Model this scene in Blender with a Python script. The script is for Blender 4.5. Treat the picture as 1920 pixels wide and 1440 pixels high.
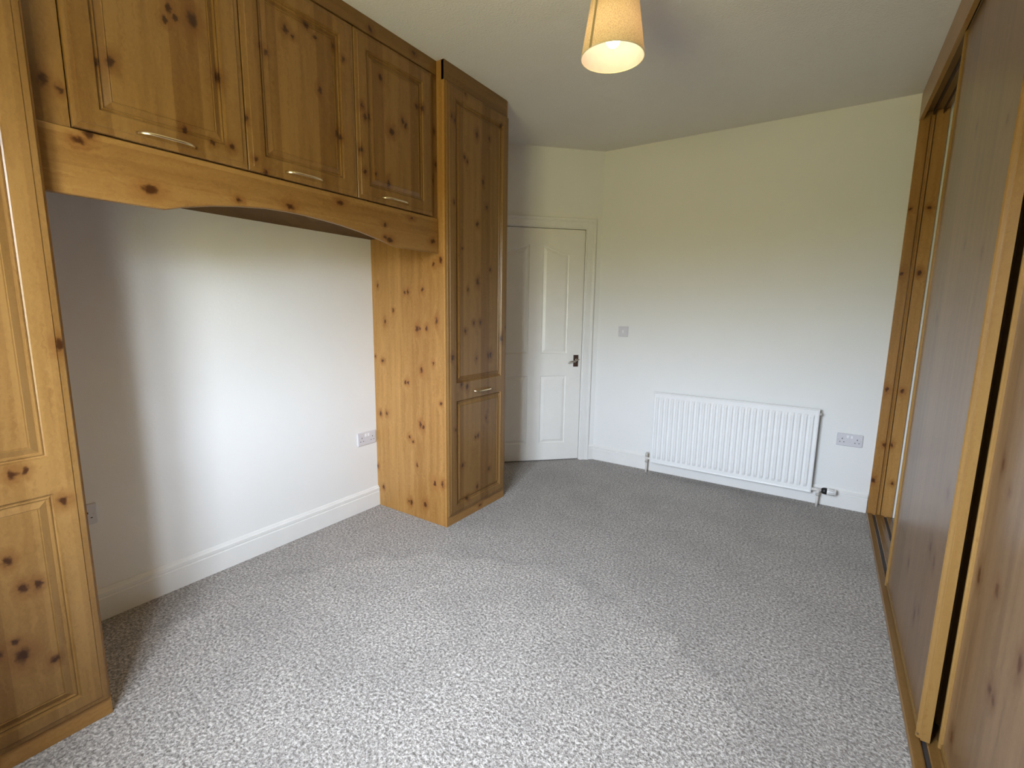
import bpy, bmesh, math, random
from math import sin, cos, pi, radians, sqrt
from mathutils import Vector, Matrix
from mathutils.geometry import tessellate_polygon

for o in list(bpy.data.objects):
    bpy.data.objects.remove(o)
scene = bpy.context.scene
COL = scene.collection

# ------------------------------------------------------------------ camera
F_PX = 884.7
CAM = Vector((2.4296, -2.2234, 1.3059))
YAW, PITCH, ROLL = radians(-33.589), radians(-8.757), radians(0.816)
fw = Vector((sin(YAW) * cos(PITCH), cos(YAW) * cos(PITCH), sin(PITCH)))
rt = Vector((cos(YAW), -sin(YAW), 0))
up = rt.cross(fw)
r2 = rt * cos(ROLL) + up * sin(ROLL)
u2 = -rt * sin(ROLL) + up * cos(ROLL)
cd = bpy.data.cameras.new('camera')
cd.sensor_fit = 'HORIZONTAL'
cd.sensor_width = 36.0
cd.lens = F_PX / 1920 * 36.0
cd.clip_start = 0.02
cam = bpy.data.objects.new('camera', cd)
COL.objects.link(cam)
m3 = Matrix((r2, u2, -fw)).transposed()
cam.matrix_world = Matrix.Translation(CAM) @ m3.to_4x4()
scene.camera = cam

# ------------------------------------------------------------------ world: overcast sky above, garden below
SKY = (0.80, 0.89, 1.05)
GROUND = (0.20, 0.185, 0.075)
WORLD_STRENGTH = 30.0
w = bpy.data.worlds.new('overcast')
scene.world = w
w.use_nodes = True
nt = w.node_tree
nt.nodes.clear()
wo = nt.nodes.new('ShaderNodeOutputWorld')
wb = nt.nodes.new('ShaderNodeBackground')
wt = nt.nodes.new('ShaderNodeTexCoord')
wsep = nt.nodes.new('ShaderNodeSeparateXYZ')
wr = nt.nodes.new('ShaderNodeMapRange')
wr.inputs['From Min'].default_value = 0.0
wr.inputs['From Max'].default_value = 0.17
wmx = nt.nodes.new('ShaderNodeMix')
wmx.data_type = 'RGBA'
wmx.inputs['A'].default_value = (*GROUND, 1)
wmx.inputs['B'].default_value = (*SKY, 1)
nt.links.new(wt.outputs['Generated'], wsep.inputs[0])
nt.links.new(wsep.outputs['Z'], wr.inputs['Value'])
nt.links.new(wr.outputs['Result'], wmx.inputs['Factor'])
nt.links.new(wmx.outputs['Result'], wb.inputs['Color'])
wb.inputs['Strength'].default_value = WORLD_STRENGTH
nt.links.new(wb.outputs[0], wo.inputs[0])

# window opening in the back wall (daylight comes in here)
YBACK = -2.455
WX0, WX1, WZ0, WZ1 = 1.22, 2.10, 0.86, 2.10
pl = bpy.data.lights.new('window_portal', 'AREA')
pl.shape = 'RECTANGLE'
pl.size = WX1 - WX0
pl.size_y = WZ1 - WZ0
pl.cycles.is_portal = True
po = bpy.data.objects.new('window_portal', pl)
COL.objects.link(po)
po.location = ((WX0 + WX1) / 2, YBACK - 0.16, (WZ0 + WZ1) / 2)
po.rotation_euler = (radians(90), 0, 0)

vs = scene.view_settings
vs.view_transform = 'Standard'
vs.look = 'None'
vs.exposure = 1.10
vs.gamma = 1.0
vs.use_curve_mapping = False

# ------------------------------------------------------------------ node helpers
class NB:
    def __init__(self, name):
        self.mat = bpy.data.materials.new(name)
        self.mat.use_nodes = True
        self.t = self.mat.node_tree
        self.t.nodes.clear()
        self.out = self.n('ShaderNodeOutputMaterial')

    def n(self, typ, **kw):
        nd = self.t.nodes.new(typ)
        for k, v in kw.items():
            setattr(nd, k, v)
        return nd

    def put(self, sock, v):
        if isinstance(v, bpy.types.NodeSocket):
            self.t.links.new(v, sock)
        elif v is not None:
            sock.default_value = v

    def math(self, op, a, b=None, c=None, clamp=False):
        nd = self.n('ShaderNodeMath', operation=op, use_clamp=clamp)
        for i, v in enumerate((a, b, c)):
            self.put(nd.inputs[i], v)
        return nd.outputs[0]

    def vmath(self, op, a, b=None, out=0):
        nd = self.n('ShaderNodeVectorMath', operation=op)
        self.put(nd.inputs[0], a)
        if b is not None:
            self.put(nd.inputs[1], b)
        return nd.outputs[out]

    def mapping(self, vec, loc=(0, 0, 0), rot=(0, 0, 0), scale=(1, 1, 1)):
        nd = self.n('ShaderNodeMapping')
        self.put(nd.inputs[0], vec)
        nd.inputs[1].default_value = loc
        nd.inputs[2].default_value = rot
        nd.inputs[3].default_value = scale
        return nd.outputs[0]

    def noise(self, vec, scale, detail=2.0, rough=0.5, dist=0.0, out=0):
        nd = self.n('ShaderNodeTexNoise')
        self.put(nd.inputs['Vector'], vec)
        nd.inputs['Scale'].default_value = scale
        nd.inputs['Detail'].default_value = detail
        nd.inputs['Roughness'].default_value = rough
        nd.inputs['Distortion'].default_value = dist
        return nd.outputs[out]

    def ramp(self, fac, stops, interp='LINEAR'):
        nd = self.n('ShaderNodeValToRGB')
        cr = nd.color_ramp
        cr.interpolation = interp
        while len(cr.elements) < len(stops):
            cr.elements.new(0.5)
        for e, (p, c) in zip(cr.elements, stops):
            e.position = p
            e.color = (*c, 1) if len(c) == 3 else c
        self.put(nd.inputs[0], fac)
        return nd.outputs[0]

    def mix(self, fac, a, b, blend='MIX'):
        nd = self.n('ShaderNodeMix', data_type='RGBA', blend_type=blend)
        self.put(nd.inputs['Factor'], fac)
        self.put(nd.inputs['A'], (*a, 1) if isinstance(a, tuple) and len(a) == 3 else a)
        self.put(nd.inputs['B'], (*b, 1) if isinstance(b, tuple) and len(b) == 3 else b)
        return nd.outputs['Result']

    def maprange(self, v, a, b, c=0.0, d=1.0, smooth=False):
        nd = self.n('ShaderNodeMapRange')
        if smooth:
            nd.interpolation_type = 'SMOOTHSTEP'
        self.put(nd.inputs['Value'], v)
        for k, x in (('From Min', a), ('From Max', b), ('To Min', c), ('To Max', d)):
            nd.inputs[k].default_value = x
        return nd.outputs['Result']

    def coord(self):
        return self.n('ShaderNodeTexCoord').outputs['Object']

    def bump(self, h, strength=0.3, dist=0.01):
        nd = self.n('ShaderNodeBump')
        nd.inputs['Strength'].default_value = strength
        nd.inputs['Distance'].default_value = dist
        self.put(nd.inputs['Height'], h)
        return nd.outputs[0]

    def bsdf(self, color, rough=0.5, metal=0.0, normal=None, spec=0.5, coat=0.0, coat_rough=0.1, sheen=0.0):
        b = self.n('ShaderNodeBsdfPrincipled')
        self.put(b.inputs['Base Color'], (*color, 1) if isinstance(color, tuple) and len(color) == 3 else color)
        self.put(b.inputs['Roughness'], rough)
        self.put(b.inputs['Metallic'], metal)
        self.put(b.inputs['Specular IOR Level'], spec)
        if coat:
            b.inputs['Coat Weight'].default_value = coat
            b.inputs['Coat Roughness'].default_value = coat_rough
        if sheen:
            b.inputs['Sheen Weight'].default_value = sheen
        if normal is not None:
            self.put(b.inputs['Normal'], normal)
        self.t.links.new(b.outputs[0], self.out.inputs[0])
        return b


def plain(name, color, rough=0.5, metal=0.0, bump=0.0, bscale=60.0, vary=0.03, **kw):
    nb = NB(name)
    co = nb.coord()
    n = nb.noise(co, bscale, 3.0)
    lo = tuple(max(0, c * (1 - vary)) for c in color)
    hi = tuple(min(1, c * (1 + vary)) for c in color)
    colr = nb.ramp(nb.noise(co, bscale * 0.13, 3.0), [(0.3, lo), (0.7, hi)])
    nrm = nb.bump(n, bump, 0.004) if bump else None
    nb.bsdf(colr, rough, metal, nrm, **kw)
    return nb.mat


def wood(name, grain='z', knots=(), origin=(0, 0, 0), normal_axis=0, tint=1.0, rough=0.30, plank=0.085,
         dark=(0.300, 0.140, 0.033), light=(0.490, 0.262, 0.078), knot_r=0.0128, spec=0.40, hue=None):
    """pine-print laminate: plank strips, stretched grain and knots at given places of the board"""
    nb = NB(name)
    co = nb.coord()
    if hue:
        dark, light = hue
    dark = tuple(c * tint for c in dark)
    light = tuple(c * tint for c in light)
    # irregular warp so knots and grain are not perfect ellipses
    wn = nb.noise(co, 62.0, 3.0, out=1)
    warp = nb.vmath('SCALE', nb.vmath('SUBTRACT', wn, (0.5, 0.5, 0.5)))
    warp.node.inputs['Scale'].default_value = 0.026
    wp = nb.vmath('ADD', co, warp)
    d = None
    rnd = random.Random(name)
    for k in knots:
        a, b = k[0], k[1]
        r = knot_r * (k[2] if len(k) > 2 else rnd.uniform(0.6, 1.0))
        el = rnd.uniform(1.0, 1.9)
        th = rnd.uniform(-0.7, 0.7)
        p = [0, 0, 0]
        ax = [i for i in range(3) if i != normal_axis]
        p[ax[0]], p[ax[1]] = a, b
        p = [p[i] - origin[i] for i in range(3)]
        sub = nb.vmath('SUBTRACT', wp, tuple(p))
        rot = [0, 0, 0]
        rot[normal_axis] = th
        sc = [1 / r] * 3
        sc[normal_axis] = 0.0
        gi = 2 if grain == 'z' else 1
        sc[gi] = 1 / (r * el)
        mp = nb.mapping(sub, rot=tuple(rot), scale=tuple(sc))
        ln = nb.vmath('LENGTH', mp, out=1)
        d = ln if d is None else nb.math('MINIMUM', d, ln)
    if grain == 'z':
        st = (1.0, 1.0, 0.045)
    else:
        st = (1.0, 0.045, 1.0)
    gv = nb.mapping(wp, scale=st)
    if d is not None:
        infl = nb.math('EXPONENT', nb.math('MULTIPLY', d, -0.45))
        off = nb.math('MULTIPLY', infl, 0.035)
        comb = nb.n('ShaderNodeCombineXYZ')
        nb.put(comb.inputs[0], off)
        nb.put(comb.inputs[1], off)
        nb.put(comb.inputs[2], off)
        gv = nb.vmath('ADD', gv, comb.outputs[0])
    fine = nb.noise(gv, 150.0, 4.0, 0.6)
    mid = nb.noise(gv, 34.0, 3.0, 0.55)
    sep = nb.n('ShaderNodeSeparateXYZ')
    nb.put(sep.inputs[0], co)
    if grain == 'z':
        h = nb.math('ADD', sep.outputs[0], sep.outputs[1])
    else:
        h = sep.outputs[2]
    idx = nb.math('FLOOR', nb.math('DIVIDE', h, plank))
    wnz = nb.n('ShaderNodeTexWhiteNoise', noise_dimensions='1D')
    nb.put(wnz.inputs['W'], idx)
    strip = nb.math('MULTIPLY', nb.math('SUBTRACT', wnz.outputs[0], 0.5), 0.30)
    f = nb.math('ADD', nb.math('MULTIPLY', fine, 0.40), nb.math('MULTIPLY', mid, 0.60))
    f = nb.math('ADD', f, strip)
    col = nb.ramp(f, [(0.26, dark), (0.68, light)])
    streak = nb.maprange(nb.noise(gv, 75.0, 2.0, 0.5), 0.56, 0.72, 0.0, 0.38, True)
    col = nb.mix(streak, col, (dark[0] * 0.86, dark[1] * 0.74, dark[2] * 0.62))
    if d is not None:
        halo = nb.maprange(d, 0.7, 3.4, 0.55, 0.0, True)
        col = nb.mix(halo, col, (dark[0] * 0.82, dark[1] * 0.58, dark[2] * 0.42))
        core = nb.maprange(d, 0.40, 1.25, 0.95, 0.0, True)
        col = nb.mix(core, col, (0.072 * tint, 0.020 * tint, 0.005 * tint))
    nrm = nb.bump(fine, 0.06, 0.002)
    nb.bsdf(col, rough, 0, nrm, spec=spec)
    return nb.mat

# ------------------------------------------------------------------ object helpers
def empty(name, loc, label=None, cat=None, group=None, kind=None):
    o = bpy.data.objects.new(name, None)
    o.empty_display_size = 0.1
    COL.objects.link(o)
    o.location = loc
    tag(o, label, cat, group, kind)
    return o


def tag(o, label=None, cat=None, group=None, kind=None):
    if label:
        o['label'] = label
    if cat:
        o['category'] = cat
    if group:
        o['group'] = group
    if kind:
        o['kind'] = kind
    return o


def wloc(o):
    p = Vector((0, 0, 0))
    while o is not None:
        p += o.location
        o = o.parent
    return p


class MB:
    """collects geometry in world coordinates"""
    def __init__(self):
        self.v, self.f, self.s = [], [], []

    def add(self, verts, faces, smooth=False):
        b = len(self.v)
        self.v += [tuple(p) for p in verts]
        self.f += [tuple(b + i for i in f) for f in faces]
        self.s += [smooth] * len(faces)
        return self

    def box(self, x0, x1, y0, y1, z0, z1, bev=0.0):
        if bev <= 0:
            vs_ = [(x, y, z) for x in (x0, x1) for y in (y0, y1) for z in (z0, z1)]
            return self.add(vs_, [(0, 1, 3, 2), (4, 6, 7, 5), (0, 4, 5, 1), (2, 3, 7, 6), (0, 2, 6, 4), (1, 5, 7, 3)])
        bm = bmesh.new()
        bmesh.ops.create_cube(bm, size=1)
        for v in bm.verts:
            v.co = Vector(((x0 + x1) / 2 + v.co.x * (x1 - x0), (y0 + y1) / 2 + v.co.y * (y1 - y0), (z0 + z1) / 2 + v.co.z * (z1 - z0)))
        bmesh.ops.bevel(bm, geom=list(bm.edges), offset=bev, segments=2, affect='EDGES', profile=0.6)
        bm.verts.index_update()
        self.add([v.co[:] for v in bm.verts], [[v.index for v in f.verts] for f in bm.faces])
        bm.free()
        return self

    def tube(self, pts, r, n=10, r2=None, upv=(0, 0, 1), caps=True):
        """swept (elliptical) tube; r may be a list; r2 = second half-axis"""
        pts = [Vector(p) for p in pts]
        rs = r if isinstance(r, (list, tuple)) else [r] * len(pts)
        vv, ff = [], []
        for i, p in enumerate(pts):
            t = (pts[min(i + 1, len(pts) - 1)] - pts[max(i - 1, 0)]).normalized()
            a = t.cross(Vector(upv))
            if a.length < 1e-4:
                a = t.cross(Vector((1, 0, 0)))
            a.normalize()
            b = a.cross(t).normalized()
            ra = rs[i]
            rb = ra if r2 is None else r2
            for k in range(n):
                th = 2 * pi * k / n
                vv.append(p + a * (ra * cos(th)) + b * (rb * sin(th)))
        for i in range(len(pts) - 1):
            for k in range(n):
                ff.append((i * n + k, i * n + (k + 1) % n, (i + 1) * n + (k + 1) % n, (i + 1) * n + k))
        self.add(vv, ff, True)
        if caps:
            m = len(pts) - 1
            b0 = len(self.v) - len(vv)
            self.f.append(tuple(b0 + k for k in reversed(range(n))))
            self.f.append(tuple(b0 + m * n + k for k in range(n)))
            self.s += [False, False]
        return self

    def lathe(self, prof, c, n=40, closed=False, smooth=True):
        """prof = [(r, z)] revolved about the vertical axis through c"""
        vv, ff = [], []
        for (r, z) in prof:
            for k in range(n):
                th = 2 * pi * k / n
                vv.append((c[0] + r * cos(th), c[1] + r * sin(th), c[2] + z))
        m = len(prof)
        for i in range(m - 1 if not closed else m):
            j = (i + 1) % m
            for k in range(n):
                ff.append((i * n + k, i * n + (k + 1) % n, j * n + (k + 1) % n, j * n + k))
        return self.add(vv, ff, smooth)

    def prism(self, poly, to3, w0, w1):
        """poly 2D (u,v) extruded from w0 to w1; to3(u,v,w)"""
        n = len(poly)
        vv = [to3(u, v, w0) for u, v in poly] + [to3(u, v, w1) for u, v in poly]
        ff = [tuple(range(n)), tuple(range(2 * n - 1, n - 1, -1))]
        ff += [(i, (i + 1) % n, n + (i + 1) % n, n + i) for i in range(n)]
        return self.add(vv, ff)

    def build(self, name, mat, parent=None, loc=None):
        me = bpy.data.meshes.new(name)
        base = wloc(parent) if parent else (Vector(loc) if loc else Vector((0, 0, 0)))
        me.from_pydata([tuple(Vector(p) - base) for p in self.v], [], self.f)
        me.validate()
        bm = bmesh.new()
        bm.from_mesh(me)
        bmesh.ops.recalc_face_normals(bm, faces=bm.faces)
        bm.to_mesh(me)
        bm.free()
        if len(me.polygons) == len(self.s):
            for p, s in zip(me.polygons, self.s):
                p.use_smooth = s
        if mat:
            me.materials.append(mat)
        o = bpy.data.objects.new(name, me)
        COL.objects.link(o)
        if parent:
            o.parent = parent
        elif loc:
            o.location = loc
        return o


def offset_poly(poly, d):
    """inset a CCW polygon by d (mitred)"""
    n = len(poly)
    out = []
    for i in range(n):
        p0, p1, p2 = Vector(poly[i - 1]), Vector(poly[i]), Vector(poly[(i + 1) % n])
        e1, e2 = (p1 - p0).normalized(), (p2 - p1).normalized()
        n1, n2 = Vector((-e1.y, e1.x)), Vector((-e2.y, e2.x))
        b = n1 + n2
        b = b / max(0.25, b.length_squared / 2)
        out.append((p1.x + b.x * d, p1.y + b.y * d))
    return out


def rect(u0, u1, v0, v1):
    return [(u0, v0), (u1, v0), (u1, v1), (u0, v1)]


def panelled(mb, outer, holes, to3, thick, edge_prof, hole_prof):
    """slab with moulded outer edge and moulded sunk/raised panels. w=0 is the front face level"""
    def ring(p, prof):
        if callable(p):            # curved panel: gives its own inset outline
            return [[to3(u, v, wz) for u, v in p(ins)] for ins, wz in prof]
        return [[to3(u, v, wz) for u, v in offset_poly(p, ins)] for ins, wz in prof]
    rings = ring(outer, [(0, -thick)] + edge_prof)
    n = len(outer)
    vv, ff = [], []
    for r in rings:
        vv += r
    for i in range(len(rings) - 1):
        for k in range(n):
            ff.append((i * n + k, i * n + (k + 1) % n, (i + 1) * n + (k + 1) % n, (i + 1) * n + k))
    ff.append(tuple(reversed(range(n))))
    mb.add(vv, ff)
    # flat front with holes
    fo = offset_poly(outer, edge_prof[-1][0])
    wz = edge_prof[-1][1]
    loops = [fo] + [list(reversed(h(0.0) if callable(h) else h)) for h in holes]
    flat = [p for l in loops for p in l]
    tris = tessellate_polygon([[Vector((u, v, 0)) for u, v in l] for l in loops])
    mb.add([to3(u, v, wz) for u, v in flat], [tuple(t) for t in tris])
    for h in holes:
        rr = ring(h, hole_prof)
        m = len(rr[0])
        vv, ff = [], []
        for r in rr:
            vv += r
        for i in range(len(rr) - 1):
            for k in range(m):
                ff.append((i * m + k, i * m + (k + 1) % m, (i + 1) * m + (k + 1) % m, (i + 1) * m + k))
        q = (len(rr) - 1) * m
        ff.append(tuple(q + k for k in range(m)))
        mb.add(vv, ff)


# ------------------------------------------------------------------ measures
H = 2.611
D = 0.614                      # front of the tall wardrobe carcasses
YA, YB = -0.183, 0.419         # right tall wardrobe
YL = -1.807                    # inner side of the left wardrobe
YR = 1.6155                    # radiator wall
XC = 0.767                     # corner of diagonal door wall and radiator wall
X2 = 2.758                     # plane of the sliding wardrobe front
X3 = 3.42                      # back of the sliding wardrobe
YD0 = YR - XC                  # where the diagonal wall meets the left wall
S2 = sqrt(0.5)

# ------------------------------------------------------------------ setting materials
def wall_mat(name, color, bscale, bstr):
    nb = NB(name)
    co = nb.coord()
    n = nb.math('ADD', nb.noise(co, bscale, 4.0, 0.6), nb.math('MULTIPLY', nb.noise(co, 9.0, 3.0), 0.9))
    big = nb.noise(co, 2.2, 3.0)
    col = nb.ramp(big, [(0.3, tuple(c * 0.975 for c in color)), (0.7, color)])
    nb.bsdf(col, 0.72, 0, nb.bump(n, bstr, 0.006), spec=0.25)
    return nb.mat


M = {}
M['wall'] = wall_mat('white_wall_paint', (0.84, 0.835, 0.81), 70.0, 0.10)
M['ceiling'] = wall_mat('textured_ceiling_paint', (0.80, 0.765, 0.735), 95.0, 0.9)
M['gloss_white'] = plain('white_gloss_paint', (0.83, 0.82, 0.79), 0.30, vary=0.02, spec=0.5)
M['door_white'] = plain('white_door_paint', (0.84, 0.82, 0.77), 0.34, vary=0.02, spec=0.5)
M['rad_white'] = plain('white_radiator_enamel', (0.86, 0.86, 0.85), 0.28, vary=0.015)
M['plastic'] = plain('white_moulded_plastic', (0.66, 0.645, 0.67), 0.35, vary=0.02)
M['plastic_bright'] = plain('bright_white_plastic', (0.86, 0.86, 0.87), 0.3, vary=0.02)
M['hole'] = plain('dark_recess', (0.04, 0.035, 0.035), 0.6)
M['chrome'] = plain('chromed_metal', (0.75, 0.73, 0.70), 0.18, 1.0)
M['brass'] = plain('champagne_brass', (0.78, 0.66, 0.44), 0.26, 1.0)
M['bronze'] = plain('dark_brown_bronze', (0.060, 0.030, 0.022), 0.38, vary=0.2)
M['black_plastic'] = plain('black_plastic', (0.015, 0.015, 0.016), 0.4)
M['grey_plastic'] = plain('aged_grey_plastic', (0.55, 0.52, 0.48), 0.45, vary=0.06)
M['copper_paint'] = plain('painted_pipe', (0.74, 0.70, 0.65), 0.35, vary=0.06)
M['upvc'] = plain('white_upvc', (0.85, 0.85, 0.85), 0.3)

# carpet
nb = NB('grey_beige_twist_carpet')
co = nb.coord()
wv = nb.vmath('SCALE', nb.vmath('SUBTRACT', nb.noise(co, 60.0, 2.0, out=1), (0.5, 0.5, 0.5)))
wv.node.inputs['Scale'].default_value = 0.012
cw = nb.vmath('ADD', co, wv)
tuft = nb.noise(cw, 96.0, 3.0, 0.62)
tuft2 = nb.noise(cw, 190.0, 2.0, 0.6)
fleck = nb.math('ADD', nb.math('MULTIPLY', tuft, 0.7), nb.math('MULTIPLY', tuft2, 0.3))
colc = nb.ramp(fleck, [(0.37, (0.150, 0.132, 0.117)), (0.50, (0.39, 0.356, 0.324)), (0.63, (0.72, 0.676, 0.632))])
patch = nb.noise(nb.mapping(co, scale=(1.0, 1.0, 1.0)), 3.6, 4.0, 0.6)
patch2 = nb.noise(co, 1.3, 2.0, 0.5)
pt = nb.math('ADD', nb.math('MULTIPLY', patch, 0.65), nb.math('MULTIPLY', patch2, 0.35))
colc = nb.mix(nb.maprange(pt, 0.36, 0.60, 0.22, 0.0, True), colc, (0.17, 0.155, 0.145))
# carpet darker beyond an uneven arc, with a broken dark line along it
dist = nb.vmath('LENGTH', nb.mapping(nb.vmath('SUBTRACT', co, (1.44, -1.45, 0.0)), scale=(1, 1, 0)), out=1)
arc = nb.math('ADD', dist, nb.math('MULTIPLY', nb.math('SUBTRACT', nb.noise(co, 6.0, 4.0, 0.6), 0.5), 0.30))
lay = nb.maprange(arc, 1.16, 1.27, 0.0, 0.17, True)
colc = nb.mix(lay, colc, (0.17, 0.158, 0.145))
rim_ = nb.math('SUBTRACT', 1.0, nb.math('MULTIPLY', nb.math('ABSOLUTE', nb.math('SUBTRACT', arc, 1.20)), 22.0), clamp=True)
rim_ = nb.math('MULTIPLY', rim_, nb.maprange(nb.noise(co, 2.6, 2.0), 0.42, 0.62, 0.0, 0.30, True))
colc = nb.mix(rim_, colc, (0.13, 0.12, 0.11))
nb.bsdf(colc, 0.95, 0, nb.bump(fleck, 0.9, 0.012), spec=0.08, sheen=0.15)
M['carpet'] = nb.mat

# ------------------------------------------------------------------ room shell
def struct(name, mb, mat, label=None, parent=None):
    o = mb.build(name, mat, parent)
    o['kind'] = 'structure'
    if label:
        o['label'] = label
    return o


TW = 0.15
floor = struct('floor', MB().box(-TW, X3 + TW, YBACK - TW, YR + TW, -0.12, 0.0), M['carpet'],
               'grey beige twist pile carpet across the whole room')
struct('ceiling', MB().box(-TW, X3 + TW, YBACK - TW, YR + TW, H, H + 0.12), M['ceiling'], 'textured off white ceiling')
struct('wall_left', MB().box(-TW, 0, YBACK, YR + TW, 0, H), M['wall'], 'white wall inside the wardrobe alcove')
struct('wall_far', MB().box(0, X3, YR, YR + TW, 0, H), M['wall'], 'white wall behind the radiator')
struct('wall_right', MB().box(X3, X3 + TW, YBACK, YR + TW, 0, H), M['wall'], 'wall closing the back of the sliding wardrobe')
mb = MB()
mb.box(-TW, WX0, YBACK - TW, YBACK, 0, H).box(WX1, X3 + TW, YBACK - TW, YBACK, 0, H)
mb.box(WX0, WX1, YBACK - TW, YBACK, 0, WZ0).box(WX0, WX1, YBACK - TW, YBACK, WZ1, H)
struct('wall_back', mb, M['wall'], 'white wall with the window behind the viewpoint')

# diagonal door wall: dist d runs from the corner with the radiator wall, w is outward (into the room)
def dg(d, z, wz=0.0):
    return (XC - S2 * d + S2 * wz, YR - S2 * d - S2 * wz, z)


LD = XC / S2                   # length of the diagonal wall
D0, D1, ZD = 0.142, 0.982, 1.984
mb = MB()
for (a, b, z0, z1) in ((-0.0, D0 - 0.026, 0, H), (D1 + 0.026, LD, 0, H), (D0 - 0.026, D1 + 0.026, ZD + 0.026, H)):
    mb.prism(rect(a, b, z0, z1), lambda u, v, wz: dg(u, v, wz), -0.12, 0.0)
struct('wall_diagonal', mb, M['wall'], 'narrow diagonal white wall holding the door')

# door lining and architrave
mb = MB()
for (a, b, z0, z1) in ((D0 - 0.026, D0 - 0.003, 0, ZD + 0.026), (D1 + 0.003, D1 + 0.026, 0, ZD + 0.026), (D0 - 0.003, D1 + 0.003, ZD + 0.004, ZD + 0.026)):
    mb.prism(rect(a, b, z0, z1), dg, -0.12, 0.0)
for (a, b, z0, z1) in ((D0 - 0.004, D0 + 0.012, 0, ZD + 0.004), (D1 - 0.012, D1 + 0.004, 0, ZD + 0.004), (D0 + 0.012, D1 - 0.012, ZD - 0.008, ZD + 0.006)):
    mb.prism(rect(a, b, z0, z1), dg, -0.07, -0.050)
struct('trim_1', mb, M['gloss_white'], 'white door lining with stop')

AW = 0.078
def arch_profile(t):           # t: 0 inner edge .. 1 outer edge -> projection
    pts = [(0.0, 0.0), (0.0, 0.012), (0.06, 0.015), (0.58, 0.015), (0.64, 0.019), (0.70, 0.017), (0.78, 0.021), (0.94, 0.022), (1.0, 0.016), (1.0, 0.0)]
    return pts


mb = MB()
pr = arch_profile(0)
i0, i1, zi = D0 - 0.012, D1 + 0.012, ZD + 0.012
stations = []
for (t, wz) in pr:
    o_ = AW * t
    stations.append([dg(i0 - o_, 0, wz), dg(i0 - o_, zi + o_, wz), dg(i1 + o_ * 0.92, zi + o_, wz), dg(i1 + o_ * 0.92, 0, wz)])
vv = [p for s in stations for p in s]
ff = []
for i in range(len(pr) - 1):
    for k in range(3):
        ff.append((i * 4 + k, i * 4 + k + 1, (i + 1) * 4 + k + 1, (i + 1) * 4 + k))
for k in (0, 3):
    ff.append(tuple(i * 4 + k for i in range(len(pr))))
mb.add(vv, ff)
struct('trim_2', mb, M['gloss_white'], 'white moulded architrave around the door')

# ---- the door leaf
mb = MB()
EDGE = [(0, -0.0015), (0.0015, 0.0)]
MOULD = [(0, 0.0), (0.004, -0.009), (0.010, -0.0115), (0.014, -0.0105), (0.034, -0.002)]


def cathedral(a, b, z0, zlow, zhigh, flip):
    """panel outline with a swept top; the high end is at b (at a when flipped)"""
    def curve(u):
        t = (u - a) / (b - a)
        t = 1 - t if flip else t
        return zlow + (zhigh - zlow) * (0.6 * t ** 1.4 + 0.4 * (1 - cos(pi * t)) / 2)

    def outline(ins):
        N = 16
        ua, ub = a + ins, b - ins
        top = []
        for i in range(N + 1):
            u = ua + (ub - ua) * i / N
            u_ = min(max(u, a + 0.004), b - 0.004)
            sl = (curve(u_ + 0.003) - curve(u_ - 0.003)) / 0.006
            top.append((u, curve(u) - ins * sqrt(1 + sl * sl)))
        return [(ua, z0 + ins), (ub, z0 + ins)] + list(reversed(top))
    return outline


PA, PB, PC, PD = 0.272, 0.505, 0.619, 0.852
holes = [rect(PA, PB, 0.160, 0.760), rect(PC, PD, 0.160, 0.760),
         cathedral(PA, PB, 0.952, 1.783, 1.853, False), cathedral(PC, PD, 0.952, 1.783, 1.853, True)]
panelled(mb, rect(D0, D1, 0.008, ZD), holes, lambda u, v, wz: dg(u, v, wz - 0.006), 0.040, EDGE, MOULD)
leaf = mb.build('door_1', M['door_white'], None, loc=dg(0.56, 0.0))
tag(leaf, 'white four panel door with arched upper panels', None, None, 'structure')
fl = -0.006
plate = MB()
plate.prism([(0.1705, 0.838), (0.2125, 0.838), (0.2125, 0.940), (0.1705, 0.940)], dg, fl, fl + 0.006)
hp = plate.build('handle_plate', M['bronze'], leaf)
hp['label'] = 'dark brown handle plate'
mb = MB()
mb.tube([dg(0.196, 0.903, fl + 0.006), dg(0.196, 0.903, fl + 0.045)], 0.0085, 12)
lv = [dg(0.190 + 0.080 * t, 0.904 - 0.034 * t - 0.006 * sin(2 * pi * t), fl + 0.046 - 0.004 * t) for t in [i / 12 for i in range(13)]]
mb.tube(lv, [0.0085 - 0.003 * abs(2 * (i / 12) - 1.1) for i in range(13)], 10)
lo = mb.build('lever', M['chrome'], hp)
lo['label'] = 'curved chrome lever'
MB().tube([dg(0.196, 0.872, fl + 0.0055), dg(0.196, 0.872, fl + 0.0068)], 0.0055, 12).build('keyhole', M['chrome'], hp)
MB().tube([dg(0.1700, 0.900, fl + 0.003), dg(0.158, 0.898, fl + 0.003)], 0.004, 8).build('latch', M['chrome'], leaf)
for zz in (0.24, 1.70):
    mb = MB()
    mb.tube([dg(D1 + 0.001, zz, fl + 0.002), dg(D1 + 0.001, zz + 0.09, fl + 0.002)], 0.0055, 10)
    mb.build('hinge', M['chrome'], leaf)

# ---- baseboards
SK = [(0, 0.0), (0.016, 0.0), (0.016, 0.094), (0.0125, 0.097), (0.0125, 0.101), (0.0145, 0.104), (0.0145, 0.118), (0.009, 0.124), (0.0065, 0.130), (0.003, 0.134), (0, 0.134)]


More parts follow.
